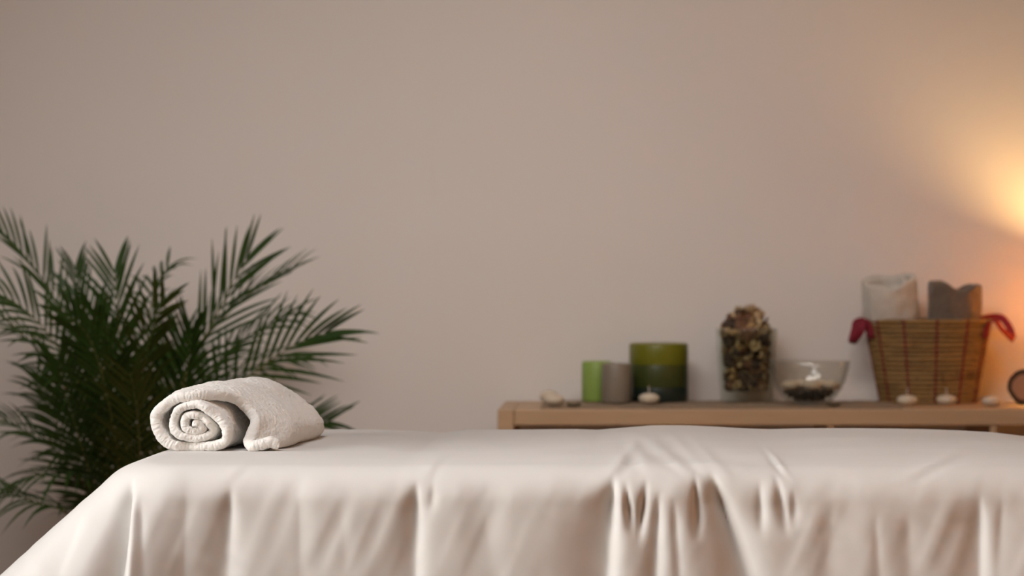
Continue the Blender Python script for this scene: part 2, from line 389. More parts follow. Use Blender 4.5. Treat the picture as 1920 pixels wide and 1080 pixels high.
def build_sheet():
    rc = .06
    xs = np.concatenate([np.arange(XL-.50, -.93, .008), np.arange(-.93, .80, .0028), np.arange(.80, XR+.40, .008)])
    ys = np.concatenate([np.arange(YN-.42, YN-.24, .006), np.arange(YN-.24, YN+.12, .0024), np.arange(YN+.12, YF+.36, .0055)])
    A, B = np.meshgrid(xs, ys, indexing='ij')
    cxx = np.clip(A, XL+rc, XR-rc); cyy = np.clip(B, YN+rc, YF-rc)
    ox, oy = A-cxx, B-cyy
    dist = np.sqrt(ox*ox+oy*oy); nd = np.maximum(dist, 1e-9)
    nx, ny = ox/nd, oy/nd
    L = np.maximum(dist-rc, 0)
    base = np.minimum(dist, rc)
    left = np.clip(-nx, 0, 1); front = np.clip(-ny, 0, 1)
    phi = np.radians(4+44*smooth01(left*1.15))
    Rv = .045+.03*left
    arc = Rv*(math.pi/2-phi)
    th = np.minimum(L/Rv, math.pi/2-phi)
    rest = np.maximum(L-arc, 0)
    h = Rv*np.sin(th)+rest*np.sin(phi)
    drop = Rv*(1-np.cos(th))+rest*np.cos(phi)
    X = cxx+nx*(base+h); Y = cyy+ny*(base+h); Z = TZ-drop
    # soft undulation of the top (bolster under the sheet), read off the far edge
    zp = np.array([(200, 3), (600, 0), (700, 0), (780, -3), (830, -7), (880, -1), (1000, 0), (1080, 1), (1120, 0), (1170, 4), (1220, 7), (1290, 6), (1380, 3), (1440, 1), (1500, 2), (1600, 2), (1800, -2), (1860, -5), (1920, -12), (2000, -25), (2150, -27), (3400, -27)], float)
    zx = (zp[:, 0]-PX)*3.6/F; zo = zp[:, 1]*3.62/F
    far = smooth01((B-YN)/(YF-YN))
    zoff = np.interp(X, zx, zo)
    keep = smooth01((X-.55)/.1)
    Z = Z+zoff*np.maximum(.25+.75*far, keep)
    Z = Z+.0016*vnoise(X*9, Y*9, 0, 3)*(1-np.clip(drop/.05, 0, 1))
    # folds of the front drop; every fold is a soft valley: (x top, x bottom, y top, depth mm, width left, width right, y fade)
    k = 2.86/F
    yd = (drop/k)                      # pixels below the top edge line
    folds = [
        (241, 226, 16, 24, 24, 10, 0), (264, 278, 50, 3, 7, 12, 0), (150, 95, 70, 9, 40, 26, 0),
        (434, 424, 22, 10, 26, 13, 0), (560, 566, 25, 1.6, 9, 24, 0), (640, 655, 60, 2.0, 30, 20, 0),
        (781, 777, 16, 12, 26, 12, 0), (905, 930, 60, 2.0, 35, 30, 0), (812, 806, 10, 3, 8, 12, 70),
        (1152, 1138, 10, 22, 42, 10, 0), (1172, 1194, 18, 9, 11, 9, 110), (1213, 1190, 18, 9, 10, 9, 120),
        (1236, 1226, 40, 10, 15, 11, 0), (1262, 1275, 50, 5, 12, 12, 0), (1303, 1312, 8, 8, 9, 10, 120),
        (1332, 1396, 6, 26, 34, 15, 0), (1424, 1432, 18, 6, 13, 11, 110), (1453, 1486, 2, 6, 12, 10, 110),
        (1487, 1492, 32, 5, 10, 18, 100), (1560, 1540, 60, 4, 50, 30, 0), (1700, 1706, 70, 4, 30, 30, 0),
        (1838, 1836, 45, 12, 45, 11, 0), (1880, 1868, 40, 3, 14, 18, 0), (1640, 1650, 80, 2.5, 14, 14, 0),
    ]
    D = np.zeros_like(X)
    for (x0, x1, y0, a, wl, wr, fade) in folds:
        tt = np.clip((yd-y0)/190, 0, 1.6)
        s0 = ((x0+(x1-x0)*tt)-PX)*k
        g = smooth01((yd-y0)/70)
        if fade: g = g*(1-smooth01((yd-fade*.7)/(fade*.6)))*1.25
        wid = .35+.75*np.clip((yd-y0)/160, 0, 1.3)
        u = (X-s0)
        u = np.where(u < 0, u/(wl*k*wid), u/(wr*k*wid))
        D -= a*.001*g*np.exp(-(np.sqrt(u*u+.16)-.4))
    # ridge beside the corner fold
    g = smooth01((yd-30)/60); D += .004*g*np.exp(-((X-(254-PX)*k)/(9*k))**2)
    # fine crinkles in the drop
    cr = vnoise(X*26, drop*5, 0, 5)*.0022+vnoise(X*60+drop*25, drop*12, 3, 6)*.0008+vnoise(X*40-drop*60, drop*25, 7, 8)*.0007
    D += cr*smooth01(yd/60)
    Y = Y-D*front**.6
    X = X-D*left*.6
    # pinched gather at the edge and creases running up over the top
    for (px_, py_, a, ln, wdt, ang) in ((1200, 852, 1.6, 40, 12, 60), (1250, 850, 2.0, 60, 10, 35), (1310, 862, 2.4, 70, 11, 40), (1345, 872, 1.8, 60, 9, 45), (1165, 862, 2.0, 40, 10, -50),
                                  (1460, 868, 2.2, 30, 5, 50), (1400, 845, 1.0, 120, 12, 12), (1240, 825, 1.3, 160, 14, 8), (805, 880, 1.0, 30, 9, -55),
                                  (1740, 875, 1.5, 60, 8, -25), (1650, 880, 1.5, 130, 9, 0), (440, 885, 1.0, 30, 8, -40), (880, 815, 1.0, 160, 14, -6), (1000, 830, .9, 180, 14, 5), (680, 825, .9, 150, 12, -4)):
        pxx = PX+X*F/Y; pyy = PY+(H-Z)*F/Y
        ca, sa = math.cos(math.radians(ang)), math.sin(math.radians(ang))
        du = (pxx-px_)*ca+(pyy-py_)*sa; dv = -(pxx-px_)*sa+(pyy-py_)*ca
        gate = (Y < YF-.02)
        Z = Z+gate*a*.0006*np.exp(-(du/ln)**2)*(np.exp(-(dv/wdt)**2)-np.exp(-((dv-wdt*1.6)/wdt)**2))
    V = np.stack([X, Y, Z], -1).reshape(-1, 3)
    n, mm = A.shape
    I = np.arange(n*mm).reshape(n, mm)
    Q = np.stack([I[:-1, :-1], I[1:, :-1], I[1:, 1:], I[:-1, 1:]], -1).reshape(-1, 4)
    o = obj('bed_sheet', fastmesh('bed_sheet', V, Q, M_SHEET))
    md = o.modifiers.new('thickness', 'SOLIDIFY'); md.thickness = .0012; md.offset = -1
    return tag(o, 'creased cream white cotton sheet draped over the massage table', 'sheet')
build_sheet()

# ------------------------------------------------------------------ rolled towel on the table
def sheet_roll(name, front, back, offs, half, axis, depth, blend, mat, step=.0013, fine=.0013, seed=1, wob=.0022, fuzz=.00045, toX=None, taper=(1, 1, 1, 1), mid=.5):
    """front/back: same length control polylines (u,v) in metres; offs: start along the axis for each control point.
    Sweeps a thick terry sheet along the axis with rounded hems."""
    C = np.hstack([np.asarray(front, float), np.asarray(back, float), np.asarray(offs, float)[:, None]])
    Cf = catmull(C[:, :2], n=10)
    Cs = catmull(C, step=step)   # arc length over all coords, fine
    Fp, Bp, O = Cs[:, 0:2], Cs[:, 2:4], Cs[:, 4]
    n = len(Cs)
    # positions along the axis
    ts = [0.0]; s = fine
    while ts[-1] < depth:
        ts.append(ts[-1]+s)
        if ts[-1] > depth*.35: s = min(s*1.06, fine*2.6)
    ts = np.array(ts)/ts[-1]
    cap = np.array([0, .05, .15, .32, .55, .8])*half
    nt = len(ts)
    def nrm(P):
        T = np.gradient(P, axis=0); T /= np.maximum(np.linalg.norm(T, axis=1, keepdims=True), 1e-9)
        for _ in range(3): T[1:-1] = (T[:-2]+2*T[1:-1]+T[2:])/4
        T /= np.maximum(np.linalg.norm(T, axis=1, keepdims=True), 1e-9)
        return np.stack([-T[:, 1], T[:, 0]], 1)
    arcl = np.concatenate([[0], np.cumsum(np.linalg.norm(np.diff(Fp, axis=0), axis=1))])
    HV = half*np.interp(arcl/arcl[-1], [0, .35, .55, 1], taper)
    endr = np.minimum(np.minimum(arcl, arcl[-1]-arcl)/half, 1); endt = np.sqrt(np.maximum(1-(1-endr)**2, 0))
    rows = []
    allt = np.concatenate([cap/depth, ts[1:]*(1-half*1.0/depth)+half/depth])
    allt = np.unique(np.concatenate([allt, 1-cap/depth]))
    nt = len(allt)
    Vo = np.zeros((2, n, nt, 3))
    for j, t in enumerate(allt):
        b = float(smooth01(t/blend))
        P = Fp*(1-b)+Bp*b
        NN = nrm(P)
        a = O+t*(depth-O)
        dist0 = t*(depth-O)
        r0 = np.minimum(dist0/half, 1); r1 = np.minimum((depth-a)/half, 1)
        w = HV*np.sqrt(np.maximum(1-(1-r0)**2, 0))*np.sqrt(np.maximum(1-(1-r1)**2, 0))*endt
        low = wob*vnoise(P[:, 0]*28, P[:, 1]*28, a*16, seed)+wob*mid*vnoise(P[:, 0]*75, P[:, 1]*75, a*50, seed+1)
        for sgn, side in ((1, 0), (-1, 1)):
            fz = fuzz*vnoise(P[:, 0]*420, P[:, 1]*420, a*420+sgn*9, seed+2)+fuzz*.8*vnoise(P[:, 0]*200, P[:, 1]*200, a*200+sgn*5, seed+3)
            q = P+NN*(low+sgn*(w+fz*np.minimum(w/half, 1)))[:, None]
            Vo[side, :, j, 0] = q[:, 0]; Vo[side, :, j, 1] = q[:, 1]; Vo[side, :, j, 2] = a+fuzz*vnoise(P[:, 0]*500, P[:, 1]*500, j*.37, seed+4)
    R = np.concatenate([Vo[0], Vo[1][:, -2:0:-1]], 1)         # ring of 2*nt per path point
    m2 = R.shape[1]
    V = toX(R.reshape(-1, 3))
    I = np.arange(n*m2).reshape(n, m2)
    I2 = np.roll(I, -1, 1)
    Q = np.stack([I[:-1], I2[:-1], I2[1:], I[1:]], -1).reshape(-1, 4)
    return fastmesh(name, V, Q, mat)

def c5(p, d=3.10):
    px_, py_ = p[0]/5.486+270, p[1]/5.486+700
    return ((px_-PX)*d/F, H-(py_-PY)*d/F)
common = [(520, 575, -3), (485, 545, -1), (500, 510, 1), (545, 515, 3), (590, 560, 4), (585, 610, 4), (530, 640, 2), (455, 635, 1), (396, 592, 0), (382, 520, 0), (416, 447, 3), (498, 428, 2), (594, 452, 5), (655, 524, 5), (677, 606, 7), (642, 672, 4), (561, 704, 3), (473, 706, 0), (370, 670, 0), (292, 590, -1), (278, 495, 0), (328, 388, 1), (425, 335, 2), (525, 322, 1), (632, 358, 0), (728, 445, 0), (790, 550, 1), (820, 640, 2), (800, 720, 2), (720, 765, 3), (600, 780, 2), (450, 785, 2), (330, 775, 0), (215, 715, -3), (138, 618, -3), (102, 520, -2), (106, 440, 0), (163, 360, 2), (258, 285, 4), (380, 242, 4), (520, 230, 8), (650, 238, 18), (760, 270, 32)]
fr_tail = [(850, 325, 46), (930, 405, 50), (1000, 470, 46), (1040, 540, 38), (1030, 640, 24), (1025, 720, 10), (1080, 783, 2), (1170, 770, 2), (1270, 745, 5), (1365, 775, 9)]
bk_tail = [(860, 315), (976, 391), (1095, 480), (1194, 576), (1250, 650), (1262, 730), (1220, 780), (1150, 782), (1060, 782), (960, 782)]
fp = [c5(p) for p in common+fr_tail]; bp = [c5(p) for p in common]+[c5(p) for p in bk_tail]
of = [p[2]*.001+.004+(.0018*math.sin(i*2.3)+.001*math.sin(i*5.1) if 9 < i < 33 else 0) for i, p in enumerate(common+fr_tail)]
def tow(R):
    o = np.empty_like(R)
    a = R[:, 2]
    o[:, 0] = R[:, 0]+.10*a; o[:, 1] = 3.10+a
    zz = R[:, 1]-TZ
    o[:, 2] = TZ+.0015+np.maximum(zz, .0005*zz)*(1+.055*np.exp(-((a-.17)/.10)**2))
    return o
ms = sheet_roll('rolled_towel', fp, bp, of, .0054, None, .31, .30, M_TERRY, toX=tow, step=.0010, fine=.0010, wob=.0036, fuzz=.0007, taper=(.95, .98, 1.2, 1.32), mid=.22)
tag(obj('rolled_towel', ms), 'white terry towel loosely rolled on the left end of the sheet', 'towel', 'rolled towels')

# ------------------------------------------------------------------ shelf unit
DS = 5.44; k = .0012
SX0 = wx(933, DS); SX1 = wx(2192, DS); SY0, SY1 = DS, DS+.39; SZ = .77; PT = .036
sh = empty('shelf_unit', ((SX0+SX1)/2, (SY0+SY1)/2, 0))
tag(sh, 'light oak open cube shelf unit standing against the back wall', 'shelf')
def sbox(name, x0, x1, y0, y1, z0, z1, bev=.0025):
    cx, cy = sh.location.x, sh.location.y
    return obj(name, boxmesh(name, x0-cx, x1-cx, y0-cy, y1-cy, z0, z1, M_OAK, bev), sh)
sbox('side_panel', SX0, SX0+PT, SY0, SY1, 0, SZ); sbox('side_panel', SX1-PT, SX1, SY0, SY1, 0, SZ)
sbox('top_board', SX0+PT+.0008, SX1-PT-.0008, SY0, SY1, SZ-PT, SZ)
sbox('bottom_board', SX0+PT+.0008, SX1-PT-.0008, SY0, SY1, 0, PT)
divs = [wx(p, DS) for p in (1247, 1552, 1857)]
edges = [SX0+PT]+divs+[SX1-PT]
for x in divs: sbox('divider', x, x+.014, SY0+.004, SY1, PT, SZ-PT, .001)
for i in range(4):
    x0 = edges[i]+(.014 if i else 0); sbox('inner_shelf', x0, edges[i+1], SY0+.004, SY1, .375, .391, .001)

# thin runner on the shelf top
def runner():
    x0, x1 = wx(1014, 5.5), wx(1690, 5.5)
    n = 240; V = []; Fc = []
    xs = np.linspace(x0, x1, n)
    y0 = 5.462+.004*vnoise(xs*60, 0, 0, 21)+.002*np.sin(xs*900)
    y1 = 5.80+.002*vnoise(xs*60, 5, 0, 22)
    zt = .0032+.0008*vnoise(xs*90, 0, 0, 23)
    for i in range(n):
        V += [(xs[i], y0[i], SZ+.0003), (xs[i], y0[i], SZ+zt[i]), (xs[i], y1[i], SZ+zt[i]), (xs[i], y1[i], SZ+.0003)]
    for i in range(n-1):
        a, b = 4*i, 4*i+4
        for q in range(4): Fc.append((a+q, b+q, b+(q+1) % 4, a+(q+1) % 4))
    Fc.append((0, 1, 2, 3)); Fc.append((4*n-1, 4*n-2, 4*n-3, 4*n-4))
    return tag(obj('table_runner', mesh('table_runner', V, Fc, M_RUNNER, False)), 'thin taupe woven runner lying along the shelf top', 'runner')
runner(); RT = SZ+.0045
def petal(px_, d, rz, lab):
    V = []; Fc = []
    for i in range(9):
        t = i/8; w = .006*math.sin(math.pi*min(max(t, .04), .96))**.7
        z = .0035+.006*(t-.5)**2*4*.5
        V += [((t-.5)*.03, -w, z+.002), ((t-.5)*.03, 0, z-.002), ((t-.5)*.03, w, z+.003)]
    for i in range(8):
        for j in range(2): Fc.append((3*i+j, 3*i+3+j, 3*i+4+j, 3*i+1+j))
    o = obj('dried_petal', mesh('dried_petal', V, Fc, M_PETAL), None, (wx(px_, d), d, RT-.001), (0, 0, rz))
    o.modifiers.new('t', 'SOLIDIFY').thickness = .0015
    tag(o, lab, 'petal', 'dried petals on the runner')
petal(1076, 5.485, .2, 'small dark dried petal lying beside the stacked pair of ivory candles')
petal(1563, 5.485, -.3, 'small dark dried petal lying right of the glass bowl')

# ------------------------------------------------------------------ candles
prof = [(0, 0), (.010, 0), (.016, .0015), (.0215, .006), (.0245, .0115), (.0245, .0145), (.022, .019), (.016, .0228), (.009, .0248), (.004, .0250), (.0025, .0243), (0, .0243)]
ME_FC = lathe('floating_candle', prof, M_WAXW, 28)
def wickmesh(h, bend):
    return tube('wick', [(0, 0, .023), (bend*.1, 0, .024+h*.4), (bend*.5, 0, .024+h*.75), (bend, 0, .024+h)], [.0011, .0011, .001, .0008], M_WICK, 6)
ME_WK = [wickmesh(.017, .002), wickmesh(.015, -.002), wickmesh(.005, .003)]
def fcandle(loc, s, wk, label, group, sz=1):
    o = obj('floating_candle', ME_FC, None, loc, (0, 0, random.random()*6)); o.scale = (s, s, s*sz)
    obj('wick', ME_WK[wk], o)
    return tag(o, label, 'candle', group)
G1 = 'small ivory floating candles on the shelf'
fcandle((wx(1217, 5.60), 5.60, RT), 1.0, 0, 'small ivory floating candle in front of the tall green pillar candle', G1)
fcandle((wx(1701, 5.60), 5.60, SZ+.0005), 1.0, 0, 'small ivory floating candle in front of the left half of the basket', G1)
fcandle((wx(1775, 5.63), 5.63, SZ+.0005), .98, 0, 'small ivory floating candle in front of the right half of the basket', G1)
fcandle((wx(1859, 5.58), 5.58, SZ+.0005), .93, 2, 'small ivory floating candle between the basket and the dark log', G1)
fcandle((wx(1039, 5.53), 5.53, RT), .98, 2, 'front small ivory candle of the pair at the shelf left end', G1)
fcandle((wx(1030, 5.66), 5.66, RT), .92, 1, 'rear small ivory candle of the pair at the shelf left end', G1, 1.25)
def pillar(name, bands, r, loc, mats, label, group, wick=True):
    """bands: z limits; each colour band is a part"""
    e = empty(name, loc); nb = len(mats)
    for i in range(nb):
        z0, z1 = bands[i], bands[i+1]
        b0 = .004 if i == 0 else .0006; b1 = .005 if i == nb-1 else .0006
        p = [(0, z0), (r-b0, z0), (r-b0*.3, z0+b0*.3), (r, z0+b0), (r+.0004, (z0+z1)/2), (r, z1-b1), (r-b1*.3, z1-b1*.3), (r-b1, z1)]
        p += [(r*.55, z1-.002), (0, z1-.0035)] if i == nb-1 else [(0, z1)]
        obj('wax_band' if nb > 1 else 'wax_body', lathe('wax', p, mats[i], 64), e)
    if wick: obj('wick', tube('wick', [(0, 0, bands[-1]-.005), (.0005, 0, bands[-1]-.001), (.001, 0, bands[-1]+.004)], .0012, M_WICK, 6), e)
    return tag(e, label, 'candle', group)
G2 = 'pillar candles on the shelf'
d = 5.74; zt = wz(643, d)-RT
pillar('pillar_candle', [0, wz(725, d)-RT, wz(683, d)-RT, zt], 55*d/F, (wx(1235, d), d, RT), [M_WAXB, M_WAXD, M_WAXO], 'wide tall pillar candle banded olive and dark green', G2)
d = 5.725; pillar('pillar_candle', [0, wz(677, d)-RT], 28*d/F, (wx(1119, d), d, RT), [M_WAXG], 'light green pillar candle partly behind the grey one', G2)
d = 5.655; pillar('pillar_candle', [0, wz(681, d)-RT], 27.5*d/F, (wx(1155.5, d), d, RT), [M_WAXGR], 'grey beige pillar candle between the light green and the banded one', G2)

# ------------------------------------------------------------------ glass vase with potpourri
d = 5.735; kk = d/F
vh = wz(616, d)-RT; rb, rt = 47.5*kk, 56*kk
wl = .0075
po = [(0, 0), (rb-.004, 0), (rb-.001, .001), (rb, .004), (rt, vh-.002), (rt-.001, vh), (rt-wl+.001, vh), (rt-wl, vh-.002), (rb-wl+.0005, .028), (rb-wl-.004, .0245), (0, .0235)]
def square_lathe(name, prof, mat, n=64, e=9.0):
    V = []; Fc = []; rings = []
    for r, z in prof:
        if r < 1e-6: rings.append([len(V)]); V.append((0, 0, z)); continue
        rings.append(list(range(len(V), len(V)+n)))
        for k_ in range(n):
            a = 2*math.pi*k_/n; c, s_ = math.cos(a), math.sin(a); q = r/((abs(c)**e+abs(s_)**e)**(1/e))
            V.append((q*c, q*s_, z))
    for A, B in zip(rings[:-1], rings[1:]):
        for k_ in range(n):
            k2 = (k_+1) % n
            if len(A) == 1: Fc.append((A[0], B[k2], B[k_]))
            elif len(B) == 1: Fc.append((A[k_], A[k2], B[0]))
            else: Fc.append((A[k_], A[k2], B[k2], B[k_]))
    return mesh(name, V, Fc, mat)
vase = obj('glass_vase', square_lathe('glass_vase', po, M_GLASS), None, (wx(1399, d), d, RT))
mo = vase.modifiers.new('edges', 'EDGE_SPLIT'); mo.split_angle = math.radians(40)
tag(vase, 'clear square tapered glass vase filled with brown potpourri', 'vase')
def chip(mat, kind, sd):
    r = random.Random(sd); V = []; Fc = []
    if kind == 0:      # curled shaving
        n = 9
        for i in range(n):
            a = -1.2+2.4*i/(n-1)
            for s, rr in ((-1, .010), (1, .010), (1, .0085), (-1, .0085)):
                V.append((rr*math.sin(a)*1.2, s*.0055*(1-.3*abs(a)/1.2), rr*math.cos(a)-.006))
        for i in range(n-1):
            for j in range(4): Fc.append((4*i+j, 4*i+4+j, 4*i+4+(j+1) % 4, 4*i+(j+1) % 4))
        Fc += [(0, 1, 2, 3), (4*n-1, 4*n-2, 4*n-3, 4*n-4)]
    elif kind == 1:    # small cone / seed pod with scales
        n, mm = 7, 10
        for i in range(n):
            t = i/(n-1); rr = .009*math.sin(math.pi*(.08+.84*t))**.8
            for j in range(mm):
                a = 2*math.pi*j/mm+(.3 if i % 2 else 0); q = rr*(1.18 if (i+j) % 2 else .85)
                V.append((q*math.cos(a), q*math.sin(a), (t-.5)*.022))
        for i in range(n-1):
            for j in range(mm): Fc.append((i*mm+j, i*mm+(j+1) % mm, (i+1)*mm+(j+1) % mm, (i+1)*mm+j))
        Fc += [tuple(range(mm))[::-1], tuple(range((n-1)*mm, n*mm))]
    else:              # dried flower: five cupped petals
        for p in range(5):
            a0 = 2*math.pi*p/5; b = len(V)
            for i in range(4):
                t = i/3; w = .006*math.sin(math.pi*(.15+.75*t)); z = .006*t*t
                for s in (-1, 0, 1):
                    x, y = .003+.011*t, s*w
                    V.append((x*math.cos(a0)-y*math.sin(a0), x*math.sin(a0)+y*math.cos(a0), z+abs(s)*.0018))
            for i in range(3):
                for j in range(2): Fc.append((b+3*i+j, b+3*i+3+j, b+3*i+4+j, b+3*i+1+j))
    return mesh(['wood_shaving', 'seed_pod', 'dried_flower'][kind], V, Fc, mat, kind == 0)
KIND = [('wood_shaving', 'pale curled wood shaving among the potpourri in the glass vase', 'potpourri', chip(M_POTP[0], 0, 1)),
        ('wood_shaving', 'tan curled wood shaving among the potpourri in the glass vase', 'potpourri', chip(M_POTP[1], 0, 2)),
        ('seed_pod', 'dark scaly seed pod among the potpourri in the glass vase', 'potpourri', chip(M_POTP[2], 1, 3)),
        ('dried_flower', 'russet dried flower among the potpourri in the glass vase', 'potpourri', chip(M_POTP[3], 2, 4)),
        ('dried_flower', 'pale dried flower among the potpourri in the glass vase', 'potpourri', chip(M_POTP[0], 2, 5)),
        ('seed_pod', 'brown scaly seed pod among the potpourri in the glass vase', 'potpourri', chip(M_POTP[3], 1, 6))]
rp = random.Random(5)
WTS = [4, 3, 5, 2, 4, 1.5]
nl = 11
for layer in range(nl+3):
    z = .037+layer*.0130
    if layer < nl:
        rin = rb+(rt-rb)*z/vh-wl-.0150; rings_ = [(rin, 16), (rin*.5, 6)]
    else:
        q = layer-nl; rings_ = [((rt-.013)*(1-.24*(q+1))+.004, 14-3*q), (rt*.28, 4)]
    for rr, cnt in rings_:
        ph = rp.random()*6
        for j in range(cnt):
            a = ph+2*math.pi*j/cnt+rp.uniform(-.12, .12)
            q = rr*(1-rp.random()*.05); nm, lab, cat, me = rp.choices(KIND, WTS)[0]
            if layer >= nl and math.sin(a) > .5 and cnt > 6: pass
            lift = 0
            if layer >= nl: lift = .010*max(0, math.cos(a-.3))*(layer-nl)*.5
            if layer < nl: q = q/((abs(math.cos(a))**7+abs(math.sin(a))**7)**(1/7))
            o = obj(nm, me, None, (vase.location.x+q*math.cos(a), d+q*math.sin(a), RT+z+rp.uniform(-.003, .003)+lift), (rp.uniform(-1.2, 1.2), rp.uniform(-1.2, 1.2), rp.random()*6))
            s = rp.uniform(1.1, 1.45) if layer >= nl else rp.uniform(1.05, 1.28); o.scale = (s, s, s)
            tag(o, lab, cat, 'potpourri pieces in the glass vase')

# ------------------------------------------------------------------ glass bowl with pebbles and candles
d = 5.60; kk = d/F; bx = wx(1517, d); bz = RT
op = [(30, 758.5), (42, 754), (52, 745), (62, 731), (69, 715), (74, 697), (76.5, 680)]
zb = lambda y: wz(y, d)-wz(760.5, d)
outer = [(0, 0), (27*kk, 0)]+[(r*kk, zb(y)) for r, y in op]
inner = [(r*kk-.0032, zb(y)+.0012) for r, y in op][::-1]
inner[0] = (inner[0][0], outer[-1][1]-.0003)
bowl_p = outer+[(outer[-1][0]-.0016, outer[-1][1]+.001)]+inner+[(20*kk, .0058), (0, .0055)]
bowl = tag(obj('glass_bowl', lathe('glass_bowl', bowl_p, M_BOWL, 72), None, (bx, d, bz)), 'clear glass bowl holding black pebbles and ivory candles', 'bowl')
bm = bmesh.new(); bmesh.ops.create_icosphere(bm, subdivisions=2, radius=1)
for vv in bm.verts: vv.co *= 1+.08*math.sin(vv.co.x*3+vv.co.y*2)
ME_PEB = bpy.data.meshes.new('pebble'); bm.to_mesh(ME_PEB); bm.free(); ME_PEB.materials.append(M_PEB)
ME_PEB.polygons.foreach_set('use_smooth', [True]*len(ME_PEB.polygons))
def rin_at(z):
    pts = [(y, r) for r, y in inner]; pts.sort(); return np.interp(z, [p[0] for p in pts], [p[1] for p in pts])
for z, rings_ in ((.0125, [(0, 1), (.018, 6), (.031, 10)]), (.021, [(.008, 2), (.026, 8), (.044, 14)]), (.028, [(.010, 3), (.033, 10), (.052, 17)])):
    for rr, cnt in rings_:
        rr = min(rr, rin_at(z)-.0092)
        for j in range(cnt):
            a = 2*math.pi*j/cnt+rp.uniform(-.15, .15)+z*90
            o = obj('pebble', ME_PEB, None, (bx+rr*math.cos(a), d+rr*math.sin(a), bz+z+rp.uniform(-.001, .001)), (rp.uniform(-.3, .3), rp.uniform(-.3, .3), rp.random()*6))
            o.scale = (.0085*rp.uniform(.9, 1.1), .0075*rp.uniform(.9, 1.1), .0055)
            tag(o, 'small black pebble at the bottom of the glass bowl', 'pebble', 'pebbles in the glass bowl')
G3 = 'ivory candles in the glass bowl'
ctop = bz+.033
for (ox, oy, lab, wk) in ((-.044, -.016, 'leftmost ivory floating candle inside the glass bowl', 0), (.006, -.034, 'front middle ivory floating candle inside the glass bowl', 1),
                      (.050, -.010, 'rightmost ivory floating candle inside the glass bowl', 2), (-.018, .038, 'rear left ivory floating candle inside the glass bowl', 0), (.030, .040, 'rear right ivory floating candle inside the glass bowl', 1)):
    fcandle((bx+ox, d+oy, ctop), .90, wk, lab, G3)

# ------------------------------------------------------------------ basket with two towels
d = 5.74; kk = d/F; bxc = wx(1740, d)
BT = wz(598, d)-SZ; ax_t, ax_b = 121*kk, 91*kk; ay_t, ay_b = .090, .066
bk = empty('basket', (bxc, d, SZ)); tag(bk, 'woven straw basket with red stitching and red cloth handles', 'basket')
NC = 18; ph = BT/NC
def coil(z, a, b, rz, rr, sd):
    n, mm = 72, 8; V = []; Fc = []
    th = np.arange(n)*2*math.pi/n
    jit = vnoise(th*5, sd*3.1, 0, 31)*.0012+vnoise(th*16, sd*1.7, 0, 32)*.0007
    for i in range(n):
        c, s = math.cos(th[i]), math.sin(th[i])
        for j in range(mm):
            an = 2*math.pi*j/mm
            o_ = rr*math.cos(an)+jit[i]; V.append(((a+o_)*c, (b+o_)*s, z+rz*math.sin(an)+jit[i]*.4))
    for i in range(n):
        for j in range(mm):
            i2 = (i+1) % n; j2 = (j+1) % mm; Fc.append((i*mm+j, i2*mm+j, i2*mm+j2, i*mm+j2))
    return mesh('coil', V, Fc, M_STRAW)
for i in range(NC):
    z = (i+.5)*ph; t = z/BT
    obj('rim' if i == NC-1 else 'coil', coil(z, ax_b+(ax_t-ax_b)*t-.0054, ay_b+(ay_t-ay_b)*t-.0054, ph*.50, .0056 if i < NC-1 else .0068, i), bk)
obj('base', lathe('base', [(0, .002), (ax_b-.006, .002), (ax_b-.006, .008), (0, .008)], M_STRAW, 48, 1, ay_b/ax_b), bk)
for q in range(12):
    th = math.radians(-90+3.8+30*q); V = []; Fc = []; n = NC*6
    dth = .0023/((ax_t+ay_t)/2)
    for i in range(n+1):
        t = i/n; z = t*BT; bul = .0012+.0010*math.cos(2*math.pi*(t*NC-.5))
        a = ax_b+(ax_t-ax_b)*t+bul; b = ay_b+(ay_t-ay_b)*t+bul
        wd = dth*(.8+.35*math.cos(2*math.pi*(t*NC-.5)))
        for s in (-1, 1): V.append((a*math.cos(th+s*wd), b*math.sin(th+s*wd), z))
        for s in (1, -1): V.append(((a-.004)*math.cos(th+s*wd), (b-.004)*math.sin(th+s*wd), z))
    for i in range(n):
        for j in range(4): Fc.append((4*i+j, 4*i+(j+1) % 4, 4*i+4+(j+1) % 4, 4*i+4+j))
    Fc += [(0, 3, 2, 1), (4*n, 4*n+1, 4*n+2, 4*n+3)]
    obj('stitch_band', mesh('stitch_band', V, Fc, M_STITCH, False), bk)
def ribbon(name, P, Wd, wid, thick, mat, parent, n=40):
    P = catmull(P, n=n); Wd = catmull(Wd, n=n); V = []; Fc = []
    for i in range(n):
        T_ = Vector(P[min(i+1, n-1)]-P[max(i-1, 0)]).normalized(); w = Vector(Wd[i]); w = (w-T_*w.dot(T_)).normalized(); nn = T_.cross(w)
        p = Vector(P[i])
        for a in range(12):
            an = 2*math.pi*a/12; ca, sa = math.cos(an), math.sin(an)
            V.append(p+w*wid*.5*math.copysign(abs(ca)**.6, ca)+nn*thick*.5*math.copysign(abs(sa)**.8, sa))
    for i in range(n-1):
        for j in range(12): Fc.append((12*i+j, 12*i+(j+1) % 12, 12*i+12+(j+1) % 12, 12*i+12+j))
    Fc += [tuple(range(12))[::-1], tuple(range(12*(n-1), 12*n))]
    return obj(name, mesh(name, V, Fc, mat), parent)
def rimpt(deg, z, out=0):
    t = z/BT; th = math.radians(deg); return np.array([(ax_b+(ax_t-ax_b)*t+out)*math.cos(th), (ay_b+(ay_t-ay_b)*t+out)*math.sin(th), z])
